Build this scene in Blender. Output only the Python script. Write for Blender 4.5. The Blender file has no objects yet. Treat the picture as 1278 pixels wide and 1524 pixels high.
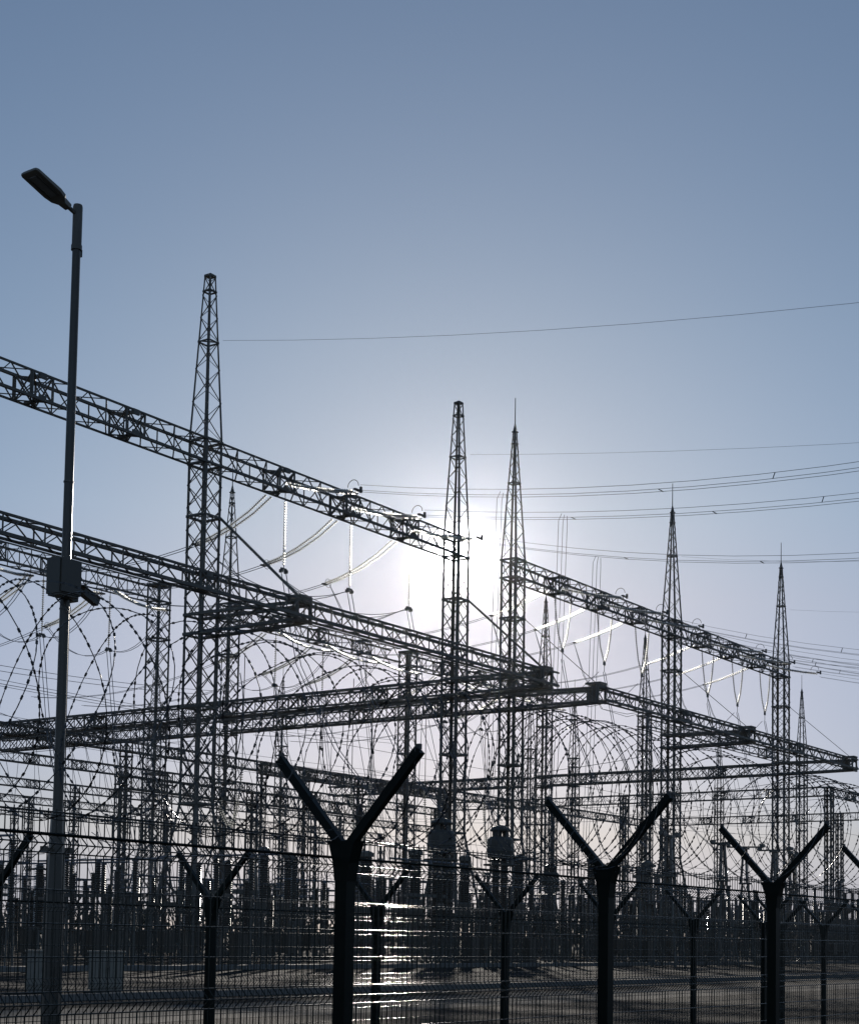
import bpy, math, random
from mathutils import Vector, Matrix
random.seed(7)
SC = bpy.context.scene
COL = SC.collection
V = Vector
PI = math.pi
# ------------------------------------------------------------------ camera
# world: x runs along the fences, y into the yard, z up, ground at 0, metres
yaw, pitch, roll = math.radians(35.1123), math.radians(3.98195), math.radians(-0.97170)
fw = V((math.cos(yaw) * math.cos(pitch), math.sin(yaw) * math.cos(pitch), math.sin(pitch)))
rt = V((math.sin(yaw), -math.cos(yaw), 0)); dn = fw.cross(rt)
c_, s_ = math.cos(roll), math.sin(roll)
rt, dn = c_ * rt + s_ * dn, -s_ * rt + c_ * dn
EYE = 1.75
cam = bpy.data.cameras.new('camera'); co = bpy.data.objects.new('camera', cam); COL.objects.link(co)
m = Matrix((( rt.x, -dn.x, -fw.x, 0), (rt.y, -dn.y, -fw.y, 0), (rt.z, -dn.z, -fw.z, EYE), (0, 0, 0, 1)))
co.matrix_world = m
cam.sensor_fit = 'HORIZONTAL'; cam.sensor_width = 36
cam.lens = 36 * 2350.466 / 1278; cam.shift_y = (1232.25 - 762) / 1278
cam.clip_start = 0.1; cam.clip_end = 6000
SC.camera = co
# ------------------------------------------------------------------ sky, sun, exposure
SUN = V((0.804, 0.546, 0.237)).normalized()
EL = math.asin(SUN.z)
w = bpy.data.worlds.new('World'); SC.world = w; w.use_nodes = True
nt = w.node_tree; N = nt.nodes; L = nt.links; N.clear()
def nd(t, **k):
    n = N.new(t)
    for a, b in k.items(): setattr(n, a, b)
    return n
def mth(op, a, b=None, clamp=False):
    n = nd('ShaderNodeMath', operation=op, use_clamp=clamp)
    for i, x in enumerate((a, b)):
        if x is None: continue
        if isinstance(x, (int, float)): n.inputs[i].default_value = x
        else: L.new(x, n.inputs[i])
    return n.outputs[0]
sky = nd('ShaderNodeTexSky', sky_type='NISHITA', sun_disc=False, sun_elevation=EL, sun_rotation=math.atan2(SUN.x, SUN.y),
         altitude=100, air_density=1.0, dust_density=0.2, ozone_density=1.0)
tc = nd('ShaderNodeTexCoord')
dot = nd('ShaderNodeVectorMath', operation='DOT_PRODUCT'); L.new(tc.outputs['Generated'], dot.inputs[0]); dot.inputs[1].default_value = SUN
ang = mth('MULTIPLY', mth('ARCCOSINE', mth('MINIMUM', dot.outputs['Value'], 0.999999)), 180 / PI)
# dusty air low over the horizon greys the sky there: gain per colour against the height of the view direction
sx = nd('ShaderNodeSeparateXYZ'); L.new(tc.outputs['Generated'], sx.inputs[0])
ramp = nd('ShaderNodeValToRGB'); L.new(mth('MULTIPLY', sx.outputs['Z'], 2.0, True), ramp.inputs[0])
GAIN = ((0.0, (.0195, .027, .066)), (.02, (.0212, .0285, .067)), (.066, (.0385, .0407, .0605)), (.12, (.0492, .0497, .0675)), (.17, (.0575, .0566, .0705)),
        (.21, (.0630, .0620, .0728)), (.26, (.0655, .0685, .0775)), (.36, (.066, .071, .079)))
el = ramp.color_ramp.elements
while len(el) < len(GAIN): el.new(0.5)
for e, (p, c) in zip(el, GAIN): e.position = p * 2; e.color = tuple(v / 0.08 for v in c) + (1,)
tint = nd('ShaderNodeMix', data_type='RGBA', blend_type='MULTIPLY'); tint.inputs['Factor'].default_value = 1.0
L.new(sky.outputs[0], tint.inputs['A']); L.new(ramp.outputs[0], tint.inputs['B'])
bg = nd('ShaderNodeBackground'); L.new(tint.outputs['Result'], bg.inputs[0]); bg.inputs[1].default_value = 0.08
# the aureole of the low sun: it depends on the angle from the sun only
core = mth('MULTIPLY', mth('EXPONENT', mth('MULTIPLY', mth('POWER', mth('DIVIDE', ang, 0.75), 2.0), -1.0)), 20.0)
mid = mth('MULTIPLY', mth('EXPONENT', mth('MULTIPLY', mth('POWER', mth('DIVIDE', ang, 3.6), 2.0), -1.0)), 0.2)
bg2 = nd('ShaderNodeBackground'); bg2.inputs[0].default_value = (1.0, 0.95, 0.99, 1)
L.new(mth('ADD', core, mid), bg2.inputs[1])
add = nd('ShaderNodeAddShader'); L.new(bg.outputs[0], add.inputs[0]); L.new(bg2.outputs[0], add.inputs[1])
wo = nd('ShaderNodeOutputWorld'); L.new(add.outputs[0], wo.inputs[0])
sl = bpy.data.lights.new('sun', 'SUN'); sl.energy = 4.0; sl.angle = math.radians(0.5); sl.color = (1.0, 0.92, 0.82)
so = bpy.data.objects.new('sun', sl); COL.objects.link(so)
so.rotation_euler = SUN.to_track_quat('Z', 'Y').to_euler()
SC.view_settings.view_transform = 'Standard'; SC.view_settings.look = 'None'
SC.view_settings.exposure = 0.0; SC.view_settings.gamma = 1.0
SC.render.engine = 'CYCLES'
SC.cycles.max_bounces = 5; SC.cycles.diffuse_bounces = 2; SC.cycles.glossy_bounces = 2
SC.cycles.transmission_bounces = 3; SC.cycles.transparent_max_bounces = 6
SC.cycles.sample_clamp_indirect = 4
SC.cycles.filter_width = 1.5
# ------------------------------------------------------------------ materials
def mat(name, col, rough=0.6, metal=0.0, spec=0.5, var=0.25, scale=6.0, bump=0.0, bscale=60.0):
    mt = bpy.data.materials.new(name); mt.use_nodes = True
    t = mt.node_tree; b = t.nodes['Principled BSDF']
    b.inputs['Roughness'].default_value = rough; b.inputs['Metallic'].default_value = metal
    b.inputs['Specular IOR Level'].default_value = spec
    tcn = t.nodes.new('ShaderNodeTexCoord'); nz = t.nodes.new('ShaderNodeTexNoise')
    nz.inputs['Scale'].default_value = scale; nz.inputs['Detail'].default_value = 5
    t.links.new(tcn.outputs['Object'], nz.inputs['Vector'])
    mx = t.nodes.new('ShaderNodeMix'); mx.data_type = 'RGBA'
    mx.inputs['A'].default_value = tuple(c * (1 - var) for c in col) + (1,)
    mx.inputs['B'].default_value = tuple(min(1, c * (1 + var)) for c in col) + (1,)
    t.links.new(nz.outputs['Fac'], mx.inputs['Factor']); t.links.new(mx.outputs['Result'], b.inputs['Base Color'])
    if bump:
        n2 = t.nodes.new('ShaderNodeTexNoise'); n2.inputs['Scale'].default_value = bscale; n2.inputs['Detail'].default_value = 6
        t.links.new(tcn.outputs['Object'], n2.inputs['Vector'])
        bp = t.nodes.new('ShaderNodeBump'); bp.inputs['Strength'].default_value = bump; bp.inputs['Distance'].default_value = 0.05
        t.links.new(n2.outputs['Fac'], bp.inputs['Height']); t.links.new(bp.outputs[0], b.inputs['Normal'])
    return mt
STEEL = mat('galvanised_steel', (0.145, 0.136, 0.117), 0.55, 0.0, 0.4, 0.3, 1.5)
STEELD = mat('dark_steel', (0.145, 0.138, 0.12), 0.5, 0.0, 0.4, 0.3, 2.0)
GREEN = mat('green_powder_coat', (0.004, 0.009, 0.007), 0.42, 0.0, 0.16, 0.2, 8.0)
RAZOR = mat('razor_steel', (0.09, 0.09, 0.09), 0.35, 0.6, 0.5, 0.3, 20.0)
WIRE = mat('aluminium_wire', (0.16, 0.17, 0.19), 0.5, 0.3, 0.5, 0.2, 2.0)
PORC = mat('brown_porcelain', (0.11, 0.098, 0.084), 0.18, 0.0, 0.6, 0.2, 3.0)
PAINT = mat('grey_paint', (0.082, 0.074, 0.06), 0.33, 0.0, 0.5, 0.15, 4.0)
BOXG = mat('grey_cabinet_paint', (0.26, 0.24, 0.2), 0.5, 0.0, 0.4, 0.12, 3.0)
DARKP = mat('dark_oxide_paint', (0.085, 0.082, 0.072), 0.5, 0.0, 0.4, 0.25, 2.0)
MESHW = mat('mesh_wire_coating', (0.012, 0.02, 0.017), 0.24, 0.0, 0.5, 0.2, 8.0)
HWIRE = mat('glint_mesh_wire', (0.03, 0.037, 0.034), 0.2, 0.12, 0.4, 0.3, 8.0)  # paler, part-metallic colour given to the horizontal wires to strengthen their sun glints
LENS = mat('led_lens', (0.3, 0.3, 0.29), 0.25, 0.0, 0.5, 0.1, 30.0)
CONC = mat('concrete', (0.22, 0.21, 0.195), 0.85, 0.0, 0.3, 0.25, 3.0, 0.3, 40)
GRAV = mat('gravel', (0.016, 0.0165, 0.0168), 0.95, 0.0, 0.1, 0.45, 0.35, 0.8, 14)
SUNLIT = mat('sunlit_ground', (0.115, 0.107, 0.096), 0.95, 0.0, 0.1, 0.45, 0.5, 0.5, 10)  # pale tan of ground in sunlight, held in the base colour
LEAF = mat('dark_foliage', (0.04, 0.05, 0.035), 0.9, 0.0, 0.1, 0.5, 0.4)
def glass():
    mt = bpy.data.materials.new('insulator_glass'); mt.use_nodes = True
    t = mt.node_tree; t.nodes.clear()
    o = t.nodes.new('ShaderNodeOutputMaterial'); a = t.nodes.new('ShaderNodeMixShader'); a.inputs[0].default_value = 0.25
    tr = t.nodes.new('ShaderNodeBsdfTranslucent'); tr.inputs[0].default_value = (0.8, 0.82, 0.8, 1)
    g = t.nodes.new('ShaderNodeBsdfGlossy'); g.inputs['Roughness'].default_value = 0.2; g.inputs[0].default_value = (0.75, 0.77, 0.75, 1)
    r = t.nodes.new('ShaderNodeBsdfRefraction'); r.inputs['Roughness'].default_value = 0.62; r.inputs['IOR'].default_value = 1.15; r.inputs[0].default_value = (0.48, 0.49, 0.475, 1)
    a2 = t.nodes.new('ShaderNodeMixShader'); a2.inputs[0].default_value = 0.6
    t.links.new(tr.outputs[0], a2.inputs[1]); t.links.new(r.outputs[0], a2.inputs[2])
    t.links.new(a2.outputs[0], a.inputs[1]); t.links.new(g.outputs[0], a.inputs[2]); t.links.new(a.outputs[0], o.inputs[0])
    return mt
GLASS = glass()
# ------------------------------------------------------------------ mesh helpers
X_, Y_, Z_ = V((1, 0, 0)), V((0, 1, 0)), V((0, 0, 1))
class MB:
    def __init__(s): s.v = []; s.f = []
    def quadring(s, rings, caps=True, close=False):
        b = len(s.v); n = len(rings[0])
        for r in rings: s.v += [tuple(p) for p in r]
        k = len(rings)
        for i in range(k if close else k - 1):
            for j in range(n):
                a0 = b + i * n + j; a1 = b + i * n + (j + 1) % n
                c0 = b + ((i + 1) % k) * n + j; c1 = b + ((i + 1) % k) * n + (j + 1) % n
                s.f.append((a0, a1, c1, c0))
        if caps and not close:
            s.f.append(tuple(b + j for j in reversed(range(n)))); s.f.append(tuple(b + (k - 1) * n + j for j in range(n)))
        return s
    def bar(s, p, q, w_, h=None, caps=True):
        p, q = V(p), V(q); h = w_ if h is None else h
        d = (q - p).normalized(); up = Z_ if abs(d.z) < 0.9 else Y_
        a = d.cross(up).normalized() * (w_ / 2); b = a.cross(d).normalized() * (h / 2)
        return s.quadring([[o + a + b, o - a + b, o - a - b, o + a - b] for o in (p, q)], caps)
    def box(s, c, d):
        c = V(c); x, y, z = d[0] / 2, d[1] / 2, d[2] / 2
        return s.quadring([[c + V((x, y, k)), c + V((-x, y, k)), c + V((-x, -y, k)), c + V((x, -y, k))] for k in (-z, z)])
    def angle(s, pts, sx, sy, fl, t=0.025):
        # an L-section swept up a leg; flanges run towards -sx*x and -sy*y; pts carry (point, scale)
        rings = []
        for p, k in pts:
            f = fl * k
            o = [(0, 0), (f, 0), (f, t), (t, t), (t, f), (0, f)]
            r = [p + V((-sx * u, -sy * v_, 0)) for u, v_ in o]
            rings.append(r if sx * sy > 0 else r[::-1])
        return s.quadring(rings)
    def tube(s, pts, r, n=5, close=False, caps=True):
        pts = [V(p) for p in pts]; k = len(pts); rings = []; u = None
        for i, p in enumerate(pts):
            a = pts[(i - 1) % k] if (close or i) else p; b = pts[(i + 1) % k] if (close or i < k - 1) else p
            d = (b - a).normalized()
            if u is None: u = d.orthogonal().normalized()
            u = (u - d * u.dot(d)).normalized(); v_ = d.cross(u)
            rr = r[i] if isinstance(r, (list, tuple)) else r
            rings.append([p + u * (rr * math.cos(2 * PI * j / n)) + v_ * (rr * math.sin(2 * PI * j / n)) for j in range(n)])
        return s.quadring(rings, caps, close)
    def lathe(s, prof, n=10, o=(0, 0, 0), d=Z_, caps=True):
        o = V(o); d = V(d).normalized(); u = d.orthogonal().normalized(); v_ = d.cross(u)
        return s.quadring([[o + d * z + u * (r * math.cos(2 * PI * j / n)) + v_ * (r * math.sin(2 * PI * j / n)) for j in range(n)] for r, z in prof], caps)
    def mesh(s, name, mt, smooth=False):
        me = bpy.data.meshes.new(name); me.from_pydata(s.v, [], s.f); me.materials.append(mt)
        if smooth: me.polygons.foreach_set('use_smooth', [True] * len(me.polygons))
        me.update(); return me
def tag(o, label=None, cat=None, group=None, kind=None):
    if label: o['label'] = label
    if cat: o['category'] = cat
    if group: o['group'] = group
    if kind: o['kind'] = kind
    return o
def ob(name, me, mt=None, parent=None, loc=(0, 0, 0), smooth=False):
    if isinstance(me, MB): me = me.mesh(name, mt, smooth)
    o = bpy.data.objects.new(name, me); COL.objects.link(o); o.location = loc
    if parent: o.parent = parent
    return o
def emp(name, loc=(0, 0, 0), rz=0, label=None, cat=None, group=None):
    o = bpy.data.objects.new(name, None); COL.objects.link(o); o.location = loc; o.rotation_euler = (0, 0, rz); o.empty_display_size = 0.2
    return tag(o, label, cat, group)
KIDS = {}
def kids(o):
    return [c for c in o.children]
def dup(r, loc, rz=0, label=None, group=None, sc=None, skip=()):
    def cp(o, par):
        c = o.copy(); COL.objects.link(c)
        if par: c.parent = par
        for ch in o.children:
            if ch.name.split('.')[0] not in skip: cp(ch, c)
        return c
    n = cp(r, None); n.location = loc; n.rotation_euler = (0, 0, rz)
    if sc: n.scale = (sc, sc, sc)
    if label: n['label'] = label
    if group: n['group'] = group
    return n
ORD = 'first second third fourth fifth sixth seventh eighth ninth tenth eleventh twelfth thirteenth fourteenth fifteenth sixteenth seventeenth eighteenth nineteenth twentieth'.split()
# ------------------------------------------------------------------ ground
def sheet(name, x0, y0, x1, y1, z, mt, nx=1, ny=1, jit=0):
    b = MB()
    for j in range(ny + 1):
        for i in range(nx + 1):
            y = y0 + (y1 - y0) * j / ny + (random.uniform(-jit, jit) if jit else 0)
            b.v.append((x0 + (x1 - x0) * i / nx, y, z))
    for j in range(ny):
        for i in range(nx):
            a = j * (nx + 1) + i; b.f.append((a, a + 1, a + nx + 2, a + nx + 1))
    return tag(ob(name, b, mt), kind='structure')
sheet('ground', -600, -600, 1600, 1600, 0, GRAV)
sheet('strip', -60, 22.2, 260, 27.2, 0.005, SUNLIT, 160, 1, 0.35)  # pale strip standing in for sunlit patches, their brightness put into its colour
tr = MB()
for i in range(90): tr.box((-20 + i * 3.0, 53.5, 0.1), (2.97, 1.1, 0.24))
tag(ob('cable_trench', tr, CONC), 'long low concrete cable trench cover running through the yard parallel to the fence', 'cable trench')
tr = MB()
for i in range(120): tr.box((-20 + i * 2.0, 30.5, 0.06), (1.98, 0.18, 0.22))
tag(ob('kerb', tr, CONC), kind='structure')
# ------------------------------------------------------------------ lattice towers
HS = 33.6
def make_tower(name, label, top='flat', spire=True, arm=True, h=HS, w0=1.55, base=2.3, flare=10.0):
    t = emp(name, label=label, cat='lattice tower')
    hw = w0 / 2; zt = 44.6
    lev = [(0, base), (flare, hw), (h, hw)]
    if spire: lev += [(zt, 0.27 if top == 'flat' else 0.14)]
    def half(z):
        for (a, ra), (b, rb) in zip(lev, lev[1:]):
            if z <= b: return ra + (rb - ra) * (z - a) / (b - a)
        return lev[-1][1]
    def P(z, i):
        sx, sy = ((1, 1), (-1, 1), (-1, -1), (1, -1))[i % 4]; r = half(z)
        return V((sx * r, sy * r, z))
    for i, (sx, sy) in enumerate(((1, 1), (-1, 1), (-1, -1), (1, -1))):
        pts = [(P(z, i), 1.0 if z <= h else 0.6) for z, r in lev[:3]]
        if spire: pts += [(P(h + 0.01, i), 0.75), (P(zt, i), 0.45)]
        ob('leg', MB().angle(pts, sx, sy, 0.21, 0.03), STEEL, t)
    zs = [0, 2.9, 5.5, 7.9, flare]; n = round((h - flare) / 1.46)
    zs += [flare + (h - flare) * (k + 1) / n for k in range(n)]
    b = MB()
    for a, c in zip(zs, zs[1:]):
        for i in range(4):
            wd = 0.085
            b.bar(P(a, i) * 1, P(c, i + 1), wd, 0.03, False); b.bar(P(a, i + 1), P(c, i), wd, 0.03, False)
    if spire:
        z = h; k = 0
        while z < zt - 0.5:
            z2 = min(zt, z + max(0.75, half(z) * 1.75))
            for i in range(4):
                if (k + i) % 2: b.bar(P(z, i), P(z2, i + 1), 0.065, 0.025, False)
                else: b.bar(P(z, i + 1), P(z2, i), 0.065, 0.025, False)
            z = z2; k += 1
    ob('bracing', b, STEEL, t)
    for z in [flare, 16.2, 20.9, 22.15, 28.6, h - 1.57, h - 0.03] + ([40.2, zt - 1.0] if spire else []):
        if z > h + 0.01 and not spire or (not spire and z > h): continue
        d = MB(); r = half(z)
        for i in range(4): d.bar(P(z, i) * 1.0, P(z, i + 1), 0.16 if z < h else 0.1, 0.14 if z < h else 0.08)
        d.bar(P(z, 0), P(z, 2), 0.1, 0.06); d.bar(P(z, 1) + V((0, 0, 0.065)), P(z, 3) + V((0, 0, 0.065)), 0.1, 0.06)
        ob('diaphragm', d, STEELD, t)
    if spire:
        if top == 'flat':
            ob('cap', MB().box((0, 0, zt + 0.05), (0.56, 0.56, 0.14)).lathe([(0.26, zt + 0.12), (0.1, zt + 0.24)], 4), STEELD, t)
        else:
            ob('cap', MB().box((0, 0, zt + 0.04), (0.42, 0.42, 0.1)).lathe([(0.2, zt + 0.09), (0.05, zt + 0.75)], 8), STEELD, t)
            ob('lightning_rod', MB().tube([(0, 0, zt + 0.7), (0, 0, zt + 3.0)], [0.05, 0.035], 5), STEEL, t)
    else:
        ob('cap', MB().box((0, 0, h + 0.05), (w0 + 0.1, w0 + 0.1, 0.1)), STEELD, t)
    for i in range(4):
        p = P(0, i); ob('foundation', MB().box((p.x, p.y, 0.16), (0.7, 0.7, 0.44)), CONC, t)
    if arm:
        a = MB(); y0, y1 = -hw, -8.55
        for sx in (-1, 1):
            for z0, z1 in ((22.15, 22.05), (20.9, 21.0)):
                a.bar((sx * hw, y0 + 2 * hw, z0), (sx * hw, y0, z0), 0.2, 0.18); a.bar((sx * hw, y0, z0), (sx * 0.6, y1, z1), 0.2, 0.2)
            n = 5
            for k in range(n):
                u, v_ = k / n, (k + 1) / n
                x0, x1 = sx * (hw + (0.6 - hw) * u), sx * (hw + (0.6 - hw) * v_); ya, yb = y0 + (y1 - y0) * u, y0 + (y1 - y0) * v_
                a.bar((x0, ya, 21.0), (x1, yb, 22.1), 0.08, 0.05, False); a.bar((x0, ya, 22.1), (x1, yb, 21.0), 0.08, 0.05, False)
                for z in (20.95, 22.1): a.bar((x0, ya, z), (-x1, yb, z), 0.08, 0.05, False)
        arm_ = ob('cantilever_arm', a, STEELD, t)
        e = MB()
        for sx in (-1, 1): e.bar((sx * 0.62, y1 - 0.02, 20.85), (sx * 0.62, y1 - 0.02, 22.45), 0.22, 0.14)
        for z in (20.95, 22.2): e.bar((-0.72, y1 - 0.02, z), (0.72, y1 - 0.02, z), 0.2, 0.22)
        e.box((0, y1 + 0.9, 21.5), (0.12, 0.9, 1.0)); e.box((0, y1 + 0.5, 22.45), (1.1, 1.4, 0.16))
        ob('end_frame', e, STEELD, arm_)
        ob('tie_rod', MB().bar((hw, -hw, 28.6), (0.5, y1 + 0.5, 22.4), 0.14 if top == 'flat' else 0.05), STEELD, arm_)
    return t
G_T = 'lattice towers of the front gantry'
T = {}
T['1'] = make_tower('lattice_tower', 'tallest lattice tower, flat-topped spire without a rod, just right of the lamp post', 'flat'); T['1'].location = (73.6, 70, 0)
T['3'] = make_tower('lattice_tower', 'pointed lattice tower with a lightning rod standing close right of the sun', 'point'); T['3'].location = (111.16, 70, 0)
T['b'] = make_tower('lattice_tower', 'lattice tower without any spire behind the razor wire, between lamp post and tallest tower', spire=False, arm=False); T['b'].location = (102.7, 103, 0)
T['s'] = make_tower('lattice_tower', 'thin far lattice spire with rod rising just right behind the tallest tower', 'point', arm=False); T['s'].location = (112.2, 103, 0)
for k in T: T[k]['group'] = G_T if k in '13' else 'lattice towers of the rows behind'
dup(T['1'], (102.62, 70, 0), 0, 'flat-topped lattice tower standing right in front of the sun')
dup(T['3'], (140.9, 70, 0), 0, 'pointed lattice tower with rod, middle one of the right hand gantry')
dup(T['3'], (168.6, 70, 0), 0, 'pointed lattice tower with rod at the far right end of the high beam')
dup(T['1'], (44.65, 70, 0), 0, 'flat-topped lattice tower carrying the left end of the high beam', skip=('cantilever_arm',))
dup(T['b'], (141.8, 103, 0), 0, 'spireless lattice tower half hidden left of the sun tower, behind the sloping lower beam')
dup(T['s'], (170.7, 102.5, 0), 0, 'slender far lattice spire just right behind the rod tower by the sun')
dup(T['s'], (255, 102.1, 0), 0, 'pale far lattice spire with rod right of the right end tower')
dup(T['s'], (268, 137.9, 0), 0, 'small distant lattice spire tip left of the middle right hand tower')
dup(T['s'], (202.5, 173.2, 0), 0, 'distant thin lattice spire seen through the razor wire above the long double beam')
dup(T['s'], (173.9, 174.5, 0), 0, 'distant thin lattice spire seen inside the spireless tower')
for i, (x, y) in enumerate(((199, 103), (225, 138), (240, 138), (300, 138))):
    dup(T['s'], (x, y, 0), 0, 'faint far rod-topped lattice tower standing deep in the crowded yard', 'faint far lattice towers')
# ------------------------------------------------------------------ beams
def lattice_beam(L_, w_, h, ch, br, hubs=(), panel=1.45, name='lattice_beam', hubw=1.5, xface=False):
    t = emp(name); hw = w_ / 2
    cs = ((-hw, h), (hw, h), (-hw, 0), (hw, 0))
    for k, (y, z) in enumerate(cs):
        ob('chord', MB().bar((0, y, z), (L_, y, z), ch * (0.75 if k in (0, 3) else 1.1)), STEEL, t)
    n = max(2, round(L_ / panel)); b = MB()
    for i in range(n):
        a, c = L_ * i / n, L_ * (i + 1) / n
        for y in (-hw, hw):
            b.bar((a, y, 0 if i % 2 else h), (c, y, h if i % 2 else 0), br, br * 0.5, False)
            if xface: b.bar((a, y, h if i % 2 else 0), (c, y, 0 if i % 2 else h), br, br * 0.5, False)
        for z in (0, h):
            b.bar((a, -hw if i % 2 else hw, z), (c, hw if i % 2 else -hw, z), br, br * 0.5, False)
        if i % 2: b.bar((a, -hw, 0), (a, -hw, h), br, br * 0.5, False); b.bar((a, hw, 0), (a, hw, h), br, br * 0.5, False)
    ob('bracing', b, STEEL, t)
    for x in hubs:
        d = MB(); x0, x1 = x - hubw / 2, x + hubw / 2
        for xx in (x0, x1):
            for y in (-hw, hw): d.bar((xx, y, 0), (xx, y, h), br * 1.2)
            d.bar((xx, -hw, 0), (xx, hw, h), br, br*.6, False); d.bar((xx, hw, 0), (xx, -hw, h), br, br*.6, False)
        for y in (-hw, hw): d.bar((x0, y, 0), (x1, y, h), br, br*.7, False); d.bar((x1, y, 0), (x0, y, h), br, br*.7, False)
        for z in (0.04, h - 0.04): d.bar((x0, -hw, z), (x1, hw, z), br, br*.7, False); d.bar((x1, -hw, z), (x0, hw, z), br, br*.7, False); d.bar((x, -hw, z), (x, hw, z), br * 2.2)
        d.box((x, -hw, 0.1), (0.5, 0.12, 0.34)); d.box((x, -hw, h - 0.1), (0.5, 0.12, 0.34))
        ob('hanger_frame', d, STEELD, t)
    return t
def place_beam(t, loc, rz, label, group, cat='lattice beam'):
    t.location = loc; t.rotation_euler = (0, 0, rz); return tag(t, label, cat, group)
GB = 'high lattice beams'
b0 = lattice_beam(27.4, 1.5, 1.5, 0.15, 0.085, (6.5, 13.87, 21.2))
place_beam(b0, (45.45, 70, 32.05), 0, 'high lattice beam sloping down from the left edge behind the lamp post', GB)
b1 = dup(b0, (74.4, 70, 32.05), 0, 'high lattice beam from the tallest tower down into the sun'); 
b2 = lattice_beam(28.1, 1.5, 1.5, 0.15, 0.085, (6.3, 13.9, 21.3))
place_beam(b2, (111.96, 70, 32.05), 0, 'high lattice beam between the rod tower by the sun and the middle right tower', GB)
dup(b2, (140.9 + 0.8, 70, 32.05), 0, 'high lattice beam ending at the far right tower', sc=None).scale = (26.2 / 28.1, 1, 1)
GB2 = 'high lattice beams of the second gantry row'
b3 = lattice_beam(56, 1.5, 1.5, 0.15, 0.085, (19.9, 27.5, 34.9, 42.2))
place_beam(b3, (53.5, 103, 32.05), 0, 'second high lattice beam hanging insulators behind the lamp post, ending at the spireless tower', GB2).scale = (48.4 / 56, 1, 1)
dup(b0, (112, 103, 32.05), 0, 'second row high beam seen under the sloping lower beam, before the sun', GB2)
dup(b0, (142, 103, 32.05), 0, 'second row high beam continuing behind the sun tower', GB2)
dup(b0, (198, 103, 32.05), 0, 'second row high beam far at the right behind the end tower', GB2).scale = (57 / 27.4, 1, 1)
GL = 'lower lattice beams on the cantilever arms'
c0 = lattice_beam(62.8, 0.85, 1.0, 0.17, 0.085, (24,), 1.35)
place_beam(c0, (40.6, 61.3, 21.1), 0, 'lower double-edged beam sloping from the left edge to the arm in front of the sun tower', GL)
c1 = lattice_beam(57.6, 0.85, 1.0, 0.17, 0.085, (15, 41), 1.35)
place_beam(c1, (111.2, 61.5, 21.1), 0, 'lower lattice beam along the right hand arms to the rightmost corner', GL)
GC = 'cross beams running back from the towers'
d0 = lattice_beam(31.2, 1.3, 1.15, 0.2, 0.09, (7, 15, 24), 1.3, xface=True)
place_beam(d0, (102.66, 70.85, 20.95), PI / 2, 'upper of the two long cross beams, running back from the sun tower', GC)
dup(d0, (111.2, 70.85, 20.95), PI / 2, 'cross beam running back from the rod tower by the sun, its lower edge thickest')
dup(d0, (102.66, 103.9, 20.95), PI / 2, 'far left part of the upper long cross beam behind the spireless tower')
dup(d0, (111.2, 103.9, 20.95), PI / 2, 'far left part of the lower long cross beam, behind the lamp post')
dup(d0, (168.6, 70.85, 20.9), PI / 2, 'thin cross beam running back from the far right tower')
dup(d0, (168.6, 103.9, 20.9), PI / 2, 'far part of the thin right hand cross beam behind the razor coil')
# ------------------------------------------------------------------ low gantries
GG = 'low portal gantries in the yard'
lt = make_tower('gantry_mast', 'slim low lattice gantry mast', spire=False, arm=False, h=21.9, w0=1.0, base=1.6, flare=6.0)
for ch in list(lt.children):
    pass
lt.location = (195, 74.4, 0); tag(lt, 'slim low lattice mast under the right hand beam corner', 'gantry mast', GG)
def mast(x, y, label=None, rz=0): return dup(lt, (x, y, 0), rz, label or 'slim low lattice mast standing among the crowded yard gear', GG if label else 'crowded low gantry masts')
mast(195, 104); mast(195, 134); mast(235, 60.5); mast(235, 88); mast(235, 118); mast(223, 74.4, 'slim low lattice mast at the right edge of the yard')
lb = lattice_beam(29, 0.9, 1.1, 0.13, 0.08, (7.2, 14.5, 21.8), 1.4)
place_beam(lb, (195, 74.9, 20.85), PI / 2, 'low cross beam below the far right arm, meeting a beam at a corner', 'low lattice beams')
dup(lb, (195, 104.5, 20.85), PI / 2, 'far half of the low cross beam behind the razor coil')
dup(lb, (195.5, 74.4, 20.85), 0, 'low beam leaving the right edge of the picture')
dup(lb, (235, 60.9, 20.85), PI / 2, 'lowest right hand cross beam, reaching the right edge').scale = (0.93, 1, 1)
dup(lb, (235, 88.5, 20.85), PI / 2, 'lowest right hand cross beam, far half')
rows = [(122, 88, 6, 'front'), (141, 84, 5, 'nearest'), (165, 120, 5, 'second'), (186, 130, 5, 'third'), (207, 145, 5, 'farthest')]
for y, x0, n, wd in rows:
    for k in range(n):
        x = x0 + k * 29.5
        mast(x, y)
        if k < n - 1: dup(lb, (x + 0.4, y, 20.85), 0, 'low lattice beam of the %s low row, %s from the left' % (wd, ORD[k]), 'low lattice beams').scale = (28.7 / 29, 1, 1)
for x0, y, z, n in ((96, 100, 14.2, 2), (128, 112, 19.0, 2)):
    for k in range(n):
        dup(lb, (x0 + k * 17, y, z), 0, 'short low lattice beam %s the big fence post, %s part' % ('left of' if y == 100 else 'behind', ORD[k]), 'low lattice beams').scale = (16.7 / 29, 1, 1)
    for k in range(n + 1): mast(x0 - 0.2 + k * 17, y).scale = (0.8, 0.8, (z + 1) / 21.9)
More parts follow.
